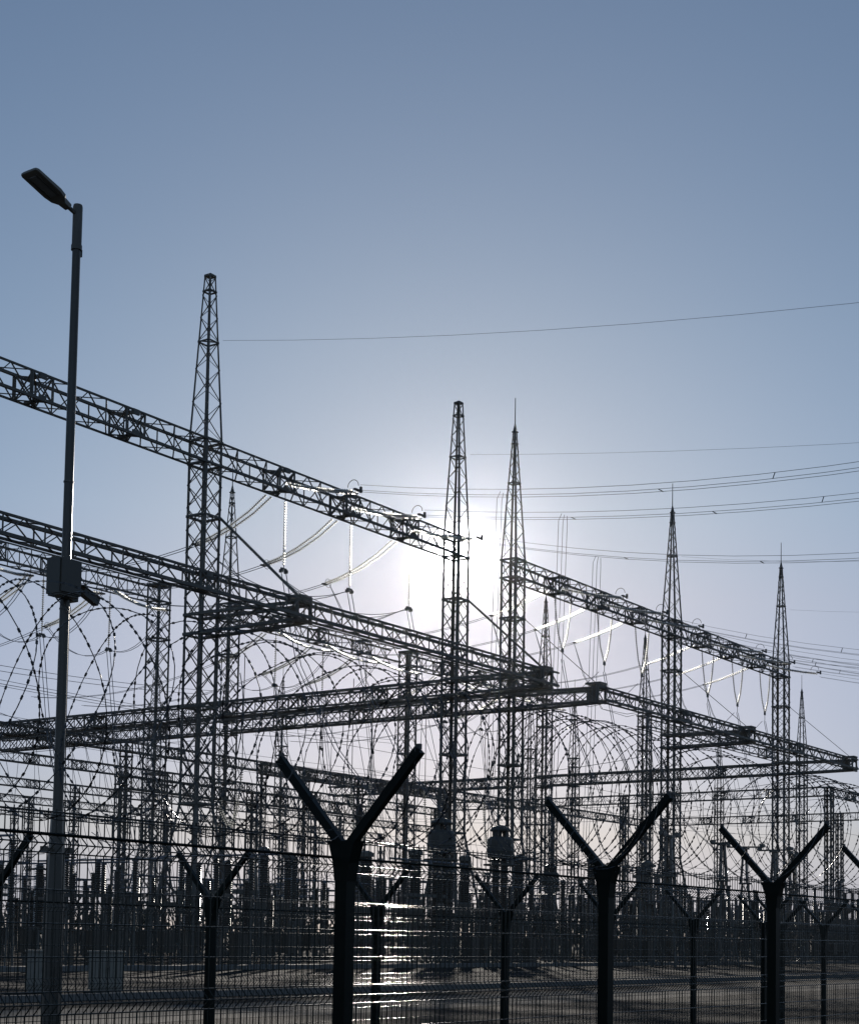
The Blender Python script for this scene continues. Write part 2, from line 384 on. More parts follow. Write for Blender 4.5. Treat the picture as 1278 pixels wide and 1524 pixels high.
# ------------------------------------------------------------------ insulators
CORES = []
def core(parent, skip=0):
    b = MB()
    for P in CORES: b.tube(P, 0.034, 5)
    CORES.clear(); return ob('core_pins', b, STEELD, parent)
def discs(b, strip, sp=0.185, r=0.125, n=8):
    P = [V(p) for p in strip]
    CORES.append(P)
    seg = [(a, c, (c - a).length) for a, c in zip(P, P[1:])]; tot = sum(s[2] for s in seg)
    k = int(tot / sp)
    for i in range(k):
        d = (i + 0.5) * tot / k
        for a, c, l in seg:
            if d <= l: break
            d -= l
        dr = (c - a).normalized(); o = a + dr * d
        b.lathe([(0.045, 0.05), (r * 0.75, 0.02), (r, -0.02)], n, o, dr, False)
    return b
def cat(p, q, sag, n=14):
    p, q = V(p), V(q)
    return [p.lerp(q, i / n) - Z_ * (4 * sag * (i / n) * (1 - i / n)) for i in range(n + 1)]
# a vertical string, origin at the top
vs = emp('insulator_string', label='x', cat='insulator string')
ob('disc_stack', discs(MB(), [(0, 0, -0.25), (0, 0, -4.7)]), GLASS, vs); core(vs)
ob('clamp', MB().bar((-0.3, 0, -4.95), (0.3, 0, -4.95), 0.09, 0.16).box((-0.25, 0, -5.1), (0.12, 0.3, 0.22)).box((0.25, 0, -5.1), (0.12, 0.3, 0.22)).tube([(0, 0, -4.65), (0, 0, -4.95)], 0.03), STEELD, vs)
ob('shackle', MB().tube([(0, 0, 0.42), (0, 0, -0.3)], 0.03), STEELD, vs)
# a pair of slack tension strings pulling back into the yard, origin at the beam
rs = emp('tension_string_pair', label='x', cat='insulator string')
prof = [(0.0, 0.0), (1.6, -0.95), (3.4, -1.72), (5.2, -2.25), (6.6, -2.5)]
for sx in (-0.28, 0.28): ob('disc_stack', discs(MB(), [(sx * (1 - 0.4 * i / 4), y, z) for i, (y, z) in enumerate(prof)]), GLASS, rs)
core(rs)
ob('yoke_plate', MB().box((0, 6.75, -2.53), (0.5, 0.25, 0.1)).tube([(0.35 * math.cos(a), 6.4, -2.5 + 0.35 * math.sin(a)) for a in [2 * PI * i / 14 for i in range(14)]], 0.02, 5, True), STEELD, rs)
# flatter rear pairs of the right hand gantry
rp = emp('tension_string_pair', label='x', cat='insulator string')
for sx in (-0.22, 0.22): ob('disc_stack', discs(MB(), [(sx, 0, 0), (sx, 2, -0.65), (sx * 0.8, 4, -1.2), (sx * 0.6, 5.6, -1.55)], 0.27, 0.085), GLASS, rp)
core(rp); ob('yoke_plate', MB().box((0, 5.75, -1.57), (0.4, 0.25, 0.1)), STEELD, rp)
# front tension strings reaching out over the fence side
fs = emp('tension_string_pair', label='x', cat='insulator string')
pf = [(0.0, 0.0), (-2.0, -0.6), (-4.2, -1.12), (-5.8, -1.42)]
for sx in (-0.3, 0.3): ob('disc_stack', discs(MB(), [(sx, y, z - abs(sx) * 0.6) for y, z in pf]), GLASS, fs)
core(fs)
ob('yoke_plate', MB().bar((-0.4, -6.0, -1.5), (0.4, -6.0, -1.5), 0.2, 0.1).box((0, -6.25, -1.52), (0.14, 0.14, 0.4)), STEELD, fs)
ob('corona_ring', MB().tube([(0, -5.6 + 0.45 * math.cos(a), -1.2 + 0.45 * math.sin(a)) for a in [PI * i / 12 for i in range(13)]], 0.025, 5), STEEL, fs)
# a V of two strings, origin at the middle between its two hangers
vv = emp('v_string', label='x', cat='insulator string')
for s in (-1, 1): ob('disc_stack', discs(MB(), [(s * 1.4, 0, 0), (s * 1.15, 0, -1.6), (s * 0.75, 0, -3.1), (s * 0.08, 0, -4.35)]), GLASS, vv)
core(vv)
ob('clamp', MB().box((0, 0, -4.5), (0.35, 0.1, 0.3)).tube([(0, 0, -4.5), (0, 0, -5.3)], 0.03), STEELD, vv)
for s in (-1.4, 1.4): ob('hanger_link', MB().tube([(s, 0, -0.05), (s, 0, 0.5)], 0.03), STEELD, vv)
for o in (vs, rs, rp, fs, vv): o.location = (0, 0, -50)
used = set()
def put(src, loc, label, group, rz=0):
    if src.name not in used:
        used.add(src.name); src.location = loc; src.rotation_euler = (0, 0, rz); tag(src, label, None, group); return src
    return dup(src, loc, rz, label, group)
def wires(name, lines, r, label, group, cat='conductor', spacers=()):
    t = emp(name, label=label, cat=cat, group=group)
    for l in lines: ob('wire', MB().tube(l, r, 4), WIRE, t)
    for a, c in spacers: ob('spacer', MB().bar(a, c, 0.04), STEELD, t)
    return t
HW = ('first', 'second', 'third')
hubL = (81.0, 88.3, 95.6)
for i, X in enumerate(hubL):
    nm = '%s hanger right of the tallest tower' % HW[i]
    put(vs, (X + 0.15, 69.6, 31.65), 'vertical glass insulator string under the ' + nm, 'vertical insulator strings on the front beam')
    put(rs, (X - 0.2, 70.8, 31.9), 'sagging pair of glass strings pulling back from the ' + nm, 'slack string pairs')
    put(fs, (X, 69.2, 32.7), 'beaded front tension strings leaving the ' + nm, 'front tension strings')
    # triple bundle going out over the fence
    A = (31.07, 30.87, 31.3)[i]; B = (-0.25, -0.215, -0.32)[i]; Cc = (0.0028, 0.0023, 0.0035)[i]
    def z_(s): return A + EYE + B * s + Cc * s * s
    ln = []; sp = []
    for dx, dz in ((-0.3, -0.1), (0.3, -0.1), (0.0, 0.32)):
        ln.append([(X + dx, 70 - s, z_(s) + dz) for s in [7 + 4 * k for k in range(22)]])
    for s in (19, 29, 36, 41):
        sp.append(((X - 0.3, 70 - s, z_(s) - 0.1), (X + (0.3 if int(s) % 2 else 0), 70 - s, z_(s) + (-0.1 if int(s) % 2 else 0.32))))
    wires('conductor_bundle', ln, 0.016, '%s of the three triple wire bundles crossing the sky to the right' % ('uppermost', 'middle', 'lowest')[i], 'triple wire bundles', spacers=sp)
    e = (X - 0.2, 77.55, 29.35)
    wires('conductor_pair', [cat((X - 0.2 + d, 77.5, 29.35), (X - 0.2 + d, 97, 30.0), 0.9, 12) for d in (-0.2, 0.2)], 0.028, 'pair of wires running back left from the ' + nm, 'rear wire pairs')
    nx = X + 7.2
    wires('jumper_cable', [cat((X + d, 77.2, 29.3), (nx, 69.8 + d, 26.5), 1.7 + d, 16) for d in (-0.12, 0.14)] if i < 2 else
          [[(X, 77.2, 29.3), (X + 0.2 + d, 76, 27.0), (X + 0.2 + d, 73, 26.0), (X + 0.1, 70, 26.6)] for d in (-0.12, 0.14)], 0.028, 'slack jumper cables looping down from the ' + nm, 'jumper cables')
    wires('down_lead', [[(X + 0.15 + d, 69.6, 26.5), (X + 0.3 + d, 68.2, 20), (X + d, 64.5, 14), (X + d * 0.5, 60.9, 10.2)] for d in (-0.25, 0.25)], 0.03, 'two down wires dropping under the ' + nm, 'down leads')
hubR = (118.2, 125.8, 133.2, 147.8, 155.2, 162.5)
for i, X in enumerate(hubR):
    nm = '%s hanger right of the sun' % ORD[i]
    put(vv, (X + 0.6, 69.6, 31.6), 'V of two hanging strings under the ' + nm, 'V strings of the right hand gantry')
    put(rp, (X - 0.2, 70.8, 32.35), 'pale double strings pulling back left from the ' + nm, 'slack string pairs')
    put(fs, (X, 69.2, 32.6), 'sparkling tension strings lying along the beam from the ' + nm, 'front tension strings')
    sl_ = -0.42 if i < 3 else -0.31
    def z2(s): return 30.9 + EYE + sl_ * s + 0.0042 * s * s
    ln = [[(X + dx, 70 - s, z2(s) + dz) for s in [7 + 4 * k for k in range(20)]] for dx, dz in ((-0.3, -0.1), (0.3, -0.1), (0.0, 0.3))]
    sp = [((X - 0.3, 70 - s, z2(s) - 0.1), (X, 70 - s, z2(s) + 0.3)) for s in (12, 18, 26)]
    wires('conductor_bundle', ln, 0.016, 'triple wire bundle leaving right from the ' + nm, 'triple wire bundles of the right hand gantry', spacers=sp)
    wires('conductor_pair', [cat((X - 0.2 + d, 76.7, 30.75), (X - 0.2 + d, 97, 30.3), 0.8, 10) for d in (-0.2, 0.2)], 0.026, 'pair of wires running back left from the ' + nm, 'rear wire pairs')
    wires('jumper_cable', [[(X - 0.2, 76.6, 30.7), (X + d, 75.6, 27.5), (X + 0.8 + d, 74, 24.2), (X + 2.2, 72, 23.6 + d), (X + 5, 70.2, 24.4), (X + 7.2, 69.6, 26.2)] for d in (-0.12, 0.14)], 0.026, 'slack jumper cables hanging at the ' + nm, 'jumper cables')
    wires('down_lead', [[(X + 0.6 + d, 69.6, 26.3), (X + 0.8 + d, 68.4, 20), (X + 0.5 + d, 65, 13), (X + d * 0.5, 60.9, 9.6)] for d in (-0.2, 0.2)], 0.03, 'two down wires dropping from the V string, ' + nm, 'down leads')
hub2 = (59.0, 66.4, 73.7, 81.0, 88.5, 96.1, 118.5, 126.0, 133.4, 148.5, 156, 163.3)
for i, X in enumerate(hub2):
    nm = '%s hanger of the second row beam' % ORD[i]
    put(vs, (X + 0.2, 102.6, 31.65), 'vertical glass string under the ' + nm, 'vertical insulator strings of the second row')
    put(rs, (X - 0.2, 103.8, 31.9), 'bright slack string pair pulling back from the ' + nm, 'slack string pairs of the second row')
    put(rs, (X + 0.2, 102.2, 31.9), 'bright slack string pair pulling forward from the ' + nm, 'slack string pairs of the second row', PI)
    wires('conductor_pair', [cat((X - 0.2 + d, 110.5, 29.35), (X - 0.2 + d, 138, 28.0), 1.2, 10) for d in (-0.2, 0.2)], 0.028, 'pair of wires running farther back from the ' + nm, 'rear wire pairs of the second row')
    wires('jumper_cable', [cat((X + d, 95.5, 29.3), (X + 0.2 + d, 102.6, 26.6), 1.4, 8) + cat((X + 0.2 + d, 102.6, 26.6), (X + d, 110.4, 29.3), 1.4, 8)[1:] for d in (-0.15, 0.15)], 0.028, 'jumper cables slung under the ' + nm, 'jumper cables of the second row')
    wires('down_lead', [[(X + 0.2 + d, 102.6, 26.4), (X + 0.4 + d, 101.5, 18), (X + d, 98, 8)] for d in (-0.2, 0.2)], 0.03, 'two far down wires under the ' + nm, 'down leads of the second row')
for X, y, zt, i in ((81, 51.8, 29.3, 0), (88.3, 51.7, 29.6, 1), (95.6, 53.2, 28.5, 2)):
    wires('down_lead', [[(X + d, y, zt), (X + d * 1.6, y + 0.1, zt - 0.5), (X + d * 1.5, y + 0.5, 15), (X + d, y + 0.8, 7.5)] for d in (-0.35, 0, 0.35)], 0.018, 'faint vertical wires dropping out of the %s triple bundle right of the sun' % ('uppermost', 'middle', 'lowest')[i], 'faint vertical droppers')
# earth wires high above
for X, nm, (a, b, c) in ((73.6, 'tallest tower', (40.3, -0.2123, 0.001147)), (102.62, 'tower in front of the sun', (40.4, -0.165, 0.0008))):
    wires('earth_wire', [[(X + 0.3, 69.3 - s, a + b * s + c * s * s) for s in [0.3 + 6 * k for k in range(16)]]], 0.011, 'single thin earth wire running right from the ' + nm, 'earth wires', 'wire')
wires('earth_wire', [[(140.9, 69.3 - s, 40.1 - 0.2 * s + 0.0025 * s * s) for s in (0.3, 5, 12, 20, 30, 45)]], 0.01, 'single thin wire with a bright clamp leaving the middle right spire', 'earth wires', 'wire')
wires('earth_wire', [[(168.6, 69.3 - s, 39.75 - 0.16 * s + 0.002 * s * s) for s in (0.3, 5, 12, 20, 30, 45)]], 0.01, 'single thin wire leaving the far right spire', 'earth wires', 'wire')
# bus wires parallel to the fence, deep in the yard
for k, (y, z, x0, x1) in enumerate(((110, 26.5, 50, 118), (111, 26.2, 50, 118), (124, 28.0, 60, 170), (126, 27.8, 60, 170), (139, 27.0, 70, 210), (141, 26.6, 70, 210), (153, 27.5, 80, 240), (155, 27.2, 80, 240), (84, 17.5, 120, 200), (92, 17.8, 120, 220), (97, 19.3, 76, 104), (97.6, 18.8, 76, 104))):
    wires('bus_wire', [cat((x0, y, z), (x1, y, z), 1.6, 16)], 0.03, 'long bus wire strung through the yard parallel to the fence', 'long bus wires', 'wire')
for k, (x, z, y0, y1) in enumerate(((62, 27.5, 103, 160), (70, 27, 103, 170), (92, 18.5, 75, 140), (120, 17.5, 62, 103), (127, 17.5, 62, 103), (150, 18, 62, 103), (157, 18, 62, 110), (180, 19, 70, 140), (187, 19, 70, 140))):
    wires('bus_wire', [cat((x, y0, z), (x, y1, z), 1.2, 12)], 0.03, 'long wire strung through the yard away from the fence', 'long wires running away', 'wire')
# U-shaped strings over the apparatus
us = emp('slack_u_string', label='x', cat='insulator string'); us.location = (0, 0, -50)
for dx in (-0.22, 0.22): ob('disc_stack', discs(MB(), [(-1.1 + dx * 0.5, 0, 4.6), (-0.95 + dx, 0, 3.0), (-0.6 + dx, 0, 1.2), (-0.05, 0, 0.15)], 0.16, 0.15) if dx < 0 else discs(MB(), [(1.1, 0, 4.6), (0.95, 0, 3.0), (0.6, 0, 1.2), (0.05, 0, 0.15)], 0.16, 0.15), GLASS, us)
core(us)
for s in (-1.2, 1.1): ob('hanger_wire', MB().bar((s, 0, 12.2), (s, 0, 4.5), 0.04), STEELD, us)
for i, X in enumerate((78.8, 93.2, 102.6, 111.2)):
    put(us, (X, 71.8, 8.7), 'bright U-shaped slack strings hanging low, %s from the left' % ORD[i], 'U-shaped slack strings')
# ------------------------------------------------------------------ yard apparatus
def sheds(r, z0, z1, step=0.14, d=0.09):
    p = []; n = max(2, int((z1 - z0) / step))
    for k in range(n):
        z = z0 + (z1 - z0) * k / n; s = (z1 - z0) / n
        p += [(r, z), (r + d, z + s * 0.35), (r, z + s * 0.8)]
    return p + [(r, z1)]
def stand(b, w_, h, k=0.13):
    for sx in (-1, 1):
        for sy in (-1, 1): b.bar((sx * w_, sy * w_, 0), (sx * w_ * 0.8, sy * w_ * 0.8, h), k)
    for i in range(int(h / 1.0)):
        z0, z1 = i * h / int(h), (i + 1) * h / int(h)
        for s in (-1, 1):
            b.bar((-w_ * 0.9, s * w_ * 0.9, z0), (w_ * 0.9, s * w_ * 0.9, z1), 0.06, 0.04, False); b.bar((s * w_ * 0.9, w_ * 0.9, z0), (s * w_ * 0.9, -w_ * 0.9, z1), 0.06, 0.04, False)
    b.box((0, 0, h + 0.06), (w_ * 2, w_ * 2, 0.12)); return b
ct = emp('current_transformer', label='x', cat='transformer'); ct.location = (0, 0, -50)
ob('stand', stand(MB(), 0.6, 2.4), STEELD, ct)
for sx in (-0.55, 0.55): ob('porcelain_column', MB().lathe(sheds(0.24, 2.5, 7.4), 10, (sx, 0, 0)), PORC, ct)
ob('head', MB().lathe([(0.5, 7.4), (0.9, 7.5), (0.96, 7.9), (0.98, 7.95), (0.98, 8.05), (0.94, 8.1), (0.92, 8.8), (0.74, 9.0)], 18).lathe([(0.72, 9.4), (0.76, 9.5), (0.6, 9.7), (0.2, 9.85)], 16).box((0, 0, 9.2), (0.16, 0.16, 0.5)).box((0.55, 0, 9.2), (0.08, 0.3, 0.5)).box((-0.55, 0, 9.2), (0.08, 0.3, 0.5)).box((0, 0.55, 9.2), (0.3, 0.08, 0.5)).box((0, -0.55, 9.2), (0.3, 0.08, 0.5)), DARKP, ct)
ob('nameplate', MB().box((0, -0.97, 8.4), (0.3, 0.03, 0.2)), BOXG, ct)
ob('terminal', MB().bar((-1.5, 0, 7.2), (1.5, 0, 7.2), 0.12).box((1.5, 0, 7.2), (0.5, 0.3, 0.5)), STEELD, ct)
ob('corona_ring', MB().tube([(1.15 * math.cos(2 * PI * i / 24), 1.15 * math.sin(2 * PI * i / 24), 7.0) for i in range(24)], 0.06, 6, True), STEEL, ct)
cb = emp('circuit_breaker', label='x', cat='circuit breaker'); cb.location = (0, 0, -50)
ob('stand', stand(MB(), 0.45, 3.6), STEELD, cb)
ob('base_tank', MB().lathe([(0.56, 3.75), (0.58, 4.6), (0.45, 4.75)], 16), STEELD, cb)
ob('porcelain_column', MB().lathe(sheds(0.36, 4.75, 8.0, 0.16, 0.1), 12), PORC, cb)
ob('cap', MB().lathe([(0.5, 8.0), (0.5, 8.3), (0.2, 8.45)], 12), STEELD, cb)
pi_ = emp('post_insulator', label='x', cat='insulator'); pi_.location = (0, 0, -50)
ob('stand', MB().bar((-0.22, 0, 0), (-0.16, 0, 2.6), 0.12).bar((0.22, 0, 0), (0.16, 0, 2.6), 0.12).box((0, 0, 2.66), (0.6, 0.6, 0.12)).bar((-0.2, 0, 0.3), (0.17, 0, 2.4), 0.06), STEELD, pi_)
ob('porcelain_column', MB().lathe(sheds(0.13, 2.72, 6.4, 0.13, 0.075), 9), PORC, pi_)
ob('cap', MB().box((0, 0, 6.46), (0.36, 0.36, 0.12)), STEELD, pi_)
dc = emp('disconnector', label='x', cat='disconnector'); dc.location = (0, 0, -50)
b = MB()
for a in range(4):
    c, s = math.cos(a * PI / 2 + PI / 4), math.sin(a * PI / 2 + PI / 4)
    b.bar((1.25 * c, 1.25 * s, 0), (0.3 * c, 0.3 * s, 6.3), 0.12)
    c2, s2 = math.cos((a + 1) * PI / 2 + PI / 4), math.sin((a + 1) * PI / 2 + PI / 4)
    for k in range(4):
        r0, r1 = 1.25 - 0.95 * k / 4, 1.25 - 0.95 * (k + 1) / 4
        b.bar((r0 * c, r0 * s, 6.3 * k / 4), (r1 * c2, r1 * s2, 6.3 * (k + 1) / 4), 0.06, 0.04, False)
ob('tripod', b.box((0, 0, 6.36), (0.9, 0.9, 0.12)), STEELD, dc)
for q in range(3):
    a = q * 2 * PI / 3; ob('porcelain_column', MB().bar((0.32 * math.cos(a), 0.32 * math.sin(a), 6.42), (0.14 * math.cos(a), 0.14 * math.sin(a), 9.0), 0.17), PORC, dc)
ob('blade', MB().bar((-1.4, 0, 9.2), (1.4, 0, 9.2), 0.12).box((0, 0, 9.1), (0.6, 0.6, 0.16)).box((-1.3, 0, 9.3), (0.4, 0.4, 0.25)).box((1.3, 0, 9.35), (0.3, 0.3, 0.3)).tube([(0.9 + 0.5 * math.cos(2 * PI * i / 14), 0.1, 9.5 + 0.3 * math.sin(2 * PI * i / 14)) for i in range(14)], 0.03, 4, True), STEELD, dc)
sa = emp('surge_arrester', label='x', cat='surge arrester'); sa.location = (0, 0, -50)
ob('stand', stand(MB(), 0.35, 2.4, 0.1), STEELD, sa)
ob('porcelain_column', MB().lathe(sheds(0.17, 2.5, 4.5, 0.13, 0.09) + [(0.26, 4.5), (0.26, 4.7)] + sheds(0.17, 4.7, 6.8, 0.13, 0.09), 9), PORC, sa)
ob('grading_ring', MB().tube([(0.62 * math.cos(2 * PI * i / 20), 0.62 * math.sin(2 * PI * i / 20), 6.5) for i in range(20)], 0.045, 5, True).bar((-.6, 0, 6.52), (.6, 0, 6.52), 0.05), STEEL, sa)
for X, y, lb in ((87.6, 60.6, 'big dome-headed transformer on columns in front of the sun tower foot'), (95.0, 60.6, 'big dome-headed transformer on columns left of the rod tower foot'),
                 (146.5, 87, 'smaller looking dome-headed transformer right of the rod tower foot')):
    put(ct, (X, y, 0), lb, 'dome-headed transformers')
for X, y, zt, k, lb in ((72.3, 61, 6.7, 0.8, 'thick flat-topped porcelain column in the gap left of the central fence post'), (70.0, 61, 6.9, 0.7, 'tall dark porcelain column left of the gap beside the central post'),
                  (79.8, 61, 7.2, 1.0, 'thick porcelain column just right of the central fence post'), (85.2, 61, 7.6, 1.0, 'thick porcelain column left of the dome head by the sun tower'),
                  (98.2, 61, 7.9, 0.9, 'thick porcelain column right of the second dome head'), (92.6, 62, 7.6, 0.9, 'thick porcelain column between the two big dome heads'),
                  (134, 75, 9.8, 1.0, 'tall porcelain column left of the second fence post'), (137.2, 75, 9.1, 1.0, 'porcelain column almost behind the second fence post'),
                  (145.6, 75, 10.0, 1.25, 'wide flat-topped column right of the second fence post'), (150.4, 75, 10.4, 1.25, 'widest flat-topped column, second right of the second fence post')):
    put(cb, (X, y, 0), lb, 'thick breaker columns').scale = (k, k, zt / 8.45)
for i, (X, y) in enumerate(((100.5, 50), (109.3, 50), (114.6, 50.5), (119.2, 50), (125.5, 51))):
    put(dc, (X, y, 0), 'splay-legged disconnector stand with a small table top, %s in the near row' % ORD[i], 'near disconnector stands', random.uniform(0, 3))
n = 0
for y, x0, x1, st in ((57, 40, 170, 2.6), (66, 50, 190, 3.65), (78, 60, 220, 3.0), (86, 66, 230, 5), (95, 74, 240, 3.65), (112, 88, 260, 5), (126, 100, 280, 6)):
    x = x0
    while x < x1 and n < 300:
        kind = random.random(); big = y < 90
        if kind < 0.62: src, lab, g = pi_, 'slim post insulator on a steel stand in the crowded dark yard', 'crowded post insulators'
        elif kind < 0.88: src, lab, g = sa, 'ringed surge arrester column in the crowded dark yard', 'crowded surge arresters'
        else: src, lab, g = dc, 'splay-legged disconnector stand deep in the crowded dark yard', 'crowded disconnector stands'
        o = put(src, (x + random.uniform(-0.7, 0.7), y + random.uniform(-0.8, 0.8), 0), lab, g, random.uniform(0, 3))
        k = random.uniform(0.75, 1.0); o.scale = (k, k, random.uniform(0.62, 0.95) * (0.8 if src is dc else 1) * (1 + max(0, (x - 80) / 400)))
        x += st * random.uniform(0.7, 1.3); n += 1
bs = emp('bus_support', label='x', cat='bus support'); bs.location = (0, 0, -50)
b = MB()
for sx in (-2.4, 2.4):
    for q in (-0.25, 0.25): b.bar((sx + q, 0, 0), (sx + q * 0.8, 0, 4.0), 0.1)
    for k in range(5): b.bar((sx - 0.25, 0, k * 0.8), (sx + 0.25, 0, k * 0.8 + 0.8), 0.05)
ob('frame', b.bar((-3.1, 0, 4.1), (3.1, 0, 4.1), 0.2, 0.2).bar((-2.2, 0, 2.9), (-1.2, 0, 4.0), 0.08).bar((2.2, 0, 2.9), (1.2, 0, 4.0), 0.08), STEELD, bs)
for sx in (-2.6, 0, 2.6): ob('porcelain_column', MB().lathe(sheds(0.11, 4.2, 6.0, 0.13, 0.07), 8, (sx, 0, 0)), PORC, bs)
ob('bus_tube', MB().tube([(-4.5, 0, 6.15), (4.5, 0, 6.15)], 0.06, 6).box((-2.6, 0, 6.06), (0.24, 0.24, 0.12)).box((2.6, 0, 6.06), (0.24, 0.24, 0.12)).box((0, 0, 6.06), (0.24, 0.24, 0.12)), WIRE, bs)
dbx = emp('drive_cabinet', label='x', cat='cabinet'); dbx.location = (0, 0, -50)
ob('body', MB().box((0, 0, 1.35), (0.8, 0.5, 1.2)), PAINT, dbx); ob('leg', MB().box((-0.3, 0, 0.37), (0.1, 0.1, 0.76)), STEELD, dbx); ob('leg', MB().box((0.3, 0, 0.37), (0.1, 0.1, 0.76)), STEELD, dbx)
n = 0
for y, x0, x1 in ((59, 46, 150), (71, 56, 190), (82, 62, 220), (90, 70, 230), (106, 84, 250)):
    x = x0
    while x < x1:
        o = put(bs, (x, y + random.uniform(-1, 1), 0), 'bus support frame with three insulators and a tube in the crowded dark yard', 'crowded bus supports', random.choice((0, PI / 2)) + random.uniform(-0.05, 0.05))
        o.scale = (1, 1, random.uniform(0.75, 1.1))
        if random.random() < 0.8: put(dbx, (x + 3, y - 2.2, 0), 'small dark drive cabinet on legs in the crowded dark yard', 'crowded drive cabinets')
        x += random.uniform(6.5, 11)
for k in range(290):
    y = random.choice((57, 66, 78, 86, 95, 100, 112)); x = random.uniform(0.8 * y, 2.5 * y)
    if k % 2: p, q = (x, y, random.uniform(5, 7)), (x + random.uniform(-2, 2), y + random.uniform(4, 11), random.uniform(5, 8))
    else:
        c = random.random()
        if c < 0.35: q = (random.uniform(90, 230), 121.6, 20.9)
        elif c < 0.6: q = (random.uniform(86, 195), 140.6, 20.9)
        else: q = (random.choice((102.1, 103.2, 110.6, 111.8, 168.1, 169.1)), random.uniform(73, 132), 21.0)
        p = (q[0] + random.uniform(-3, 3), q[1] - random.uniform(0.5, 6), random.uniform(5, 7))
    wires('jumper_cable', [cat(p, q, random.uniform(0.2, 1.2), 8)], 0.024, 'slack jumper wire between apparatus in the crowded dark yard', 'crowded jumper wires', 'wire')
# power transformer at the right edge
pt = emp('power_transformer', (163.5, 60.5, 0), 0, 'large dark power transformer with bushings at the right edge', 'transformer')
b = MB().box((0, 0, 2.6), (6.5, 3.0, 3.6)).box((0, 0, 0.4), (7, 3.4, 0.8))
ob('tank', b, STEELD, pt)
for x in (-3.9, 3.9): ob('radiator', MB().box((x, 0, 2.6), (0.8, 2.6, 3.0)), STEELD, pt)
ob('conservator', MB().lathe([(0.1, -2.2), (0.55, -2.1), (0.55, 2.1), (0.1, 2.2)], 14, (0, 0.6, 5.6), X_).box((-1.4, 0.6, 4.8), (0.2, 0.2, 1.2)).box((1.4, 0.6, 4.8), (0.2, 0.2, 1.2)), STEELD, pt)
for x in (-2.2, 0, 2.2): ob('bushing', MB().lathe(sheds(0.16, 4.4, 7.2, 0.14, 0.09), 9, (x, -0.7, 0)), PORC, pt)
# marshalling cabinets
def cabinet(x, y, label, wd=1.0):
    t = emp('control_cabinet', (x, y, 0), -0.75, label, 'cabinet', 'control cabinets')
    ob('body', MB().box((0, 0, 0.62), (wd, 0.6, 1.06)), BOXG, t)
    ob('roof', MB().box((0, 0, 1.18), (wd + 0.1, 0.7, 0.05)), BOXG, t)
    ob('plinth', MB().box((0, 0, 0.06), (wd * 0.9, 0.55, 0.14)), CONC, t)
    for s in (-1, 1): ob('door', MB().box((s * wd * 0.245, -0.312, 0.64), (wd * 0.46, 0.02, 0.94)).box((s * 0.05, -0.335, 0.66), (0.03, 0.03, 0.14)), BOXG, t)
cabinet(32.4, 34.2, 'grey metal cabinet on the ground just right of the lamp post base')
cabinet(30.9, 35.2, 'grey metal cabinet on the ground just left of the lamp post base', 0.9)
for k, X in enumerate((52, 62, 84, 91, 108, 116)):
    t = emp('control_cabinet', (X, 55.6, 0), 0, 'small dark cabinet among the yard gear beyond the cable trench, %s from the left' % ORD[k], 'cabinet', 'yard cabinets')
    ob('body', MB().box((0, 0, 0.95), (0.9, 0.5, 1.7)).box((0, 0, 0.05), (0.8, 0.45, 0.1)), PAINT, t); ob('door', MB().box((0, -0.26, 0.95), (0.8, 0.02, 1.55)), PAINT, t)
# far trees
b = MB()
for i in range(4200):
    u = random.random(); x = 60 + 760 * u; y = 560 - 430 * u + random.uniform(-12, 12)
    h = (8.5 + 2.5 * math.sin(u * 31) * math.sin(u * 13) + 1.2 * math.sin(u * 77)); z = random.uniform(0.3, h); s = random.uniform(1.2, 2.6)
    p = V((x, y, z)); a = V((random.gauss(0, 1), random.gauss(0, 1), random.gauss(0, 1))).normalized() * s; c = a.orthogonal().normalized() * s * 0.7
    k = len(b.v); b.v += [tuple(p + a), tuple(p + c), tuple(p - a), tuple(p - c)]; b.f.append((k, k + 1, k + 2, k + 3))
tag(ob('far_wood', b, LEAF), kind='stuff')
# ------------------------------------------------------------------ fences
D1, D2 = 5.5, 11.5
fp = emp('fence_post', label='x', cat='fence post'); fp.location = (0, 0, -50)
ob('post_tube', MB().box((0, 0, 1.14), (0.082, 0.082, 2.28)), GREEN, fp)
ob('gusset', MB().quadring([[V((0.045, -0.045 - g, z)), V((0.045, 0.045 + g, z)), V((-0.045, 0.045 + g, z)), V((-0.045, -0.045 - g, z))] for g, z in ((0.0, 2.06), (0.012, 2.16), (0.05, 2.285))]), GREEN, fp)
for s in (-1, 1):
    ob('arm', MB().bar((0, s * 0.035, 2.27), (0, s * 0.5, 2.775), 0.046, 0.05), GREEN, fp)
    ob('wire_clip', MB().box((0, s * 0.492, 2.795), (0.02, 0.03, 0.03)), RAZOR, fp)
PROF = [(0.02, 0), (0.66, 0), (0.71, -0.05), (0.76, 0), (1.365, 0), (1.415, -0.05), (1.47, 0), (2.11, 0), (2.15, -0.05), (2.195, 0), (2.315, 0)]
def dy(z):
    for (a, p), (b_, q) in zip(PROF, PROF[1:]):
        if z <= b_: return p + (q - p) * (z - a) / (b_ - a)
    return 0
fpan = emp('mesh_fence', label='x', cat='fence panel'); fpan.location = (0, 0, -50)
b = MB()
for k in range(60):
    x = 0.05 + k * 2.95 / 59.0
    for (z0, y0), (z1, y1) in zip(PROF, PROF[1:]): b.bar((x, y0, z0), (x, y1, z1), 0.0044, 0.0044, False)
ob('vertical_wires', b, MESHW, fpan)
b = MB()
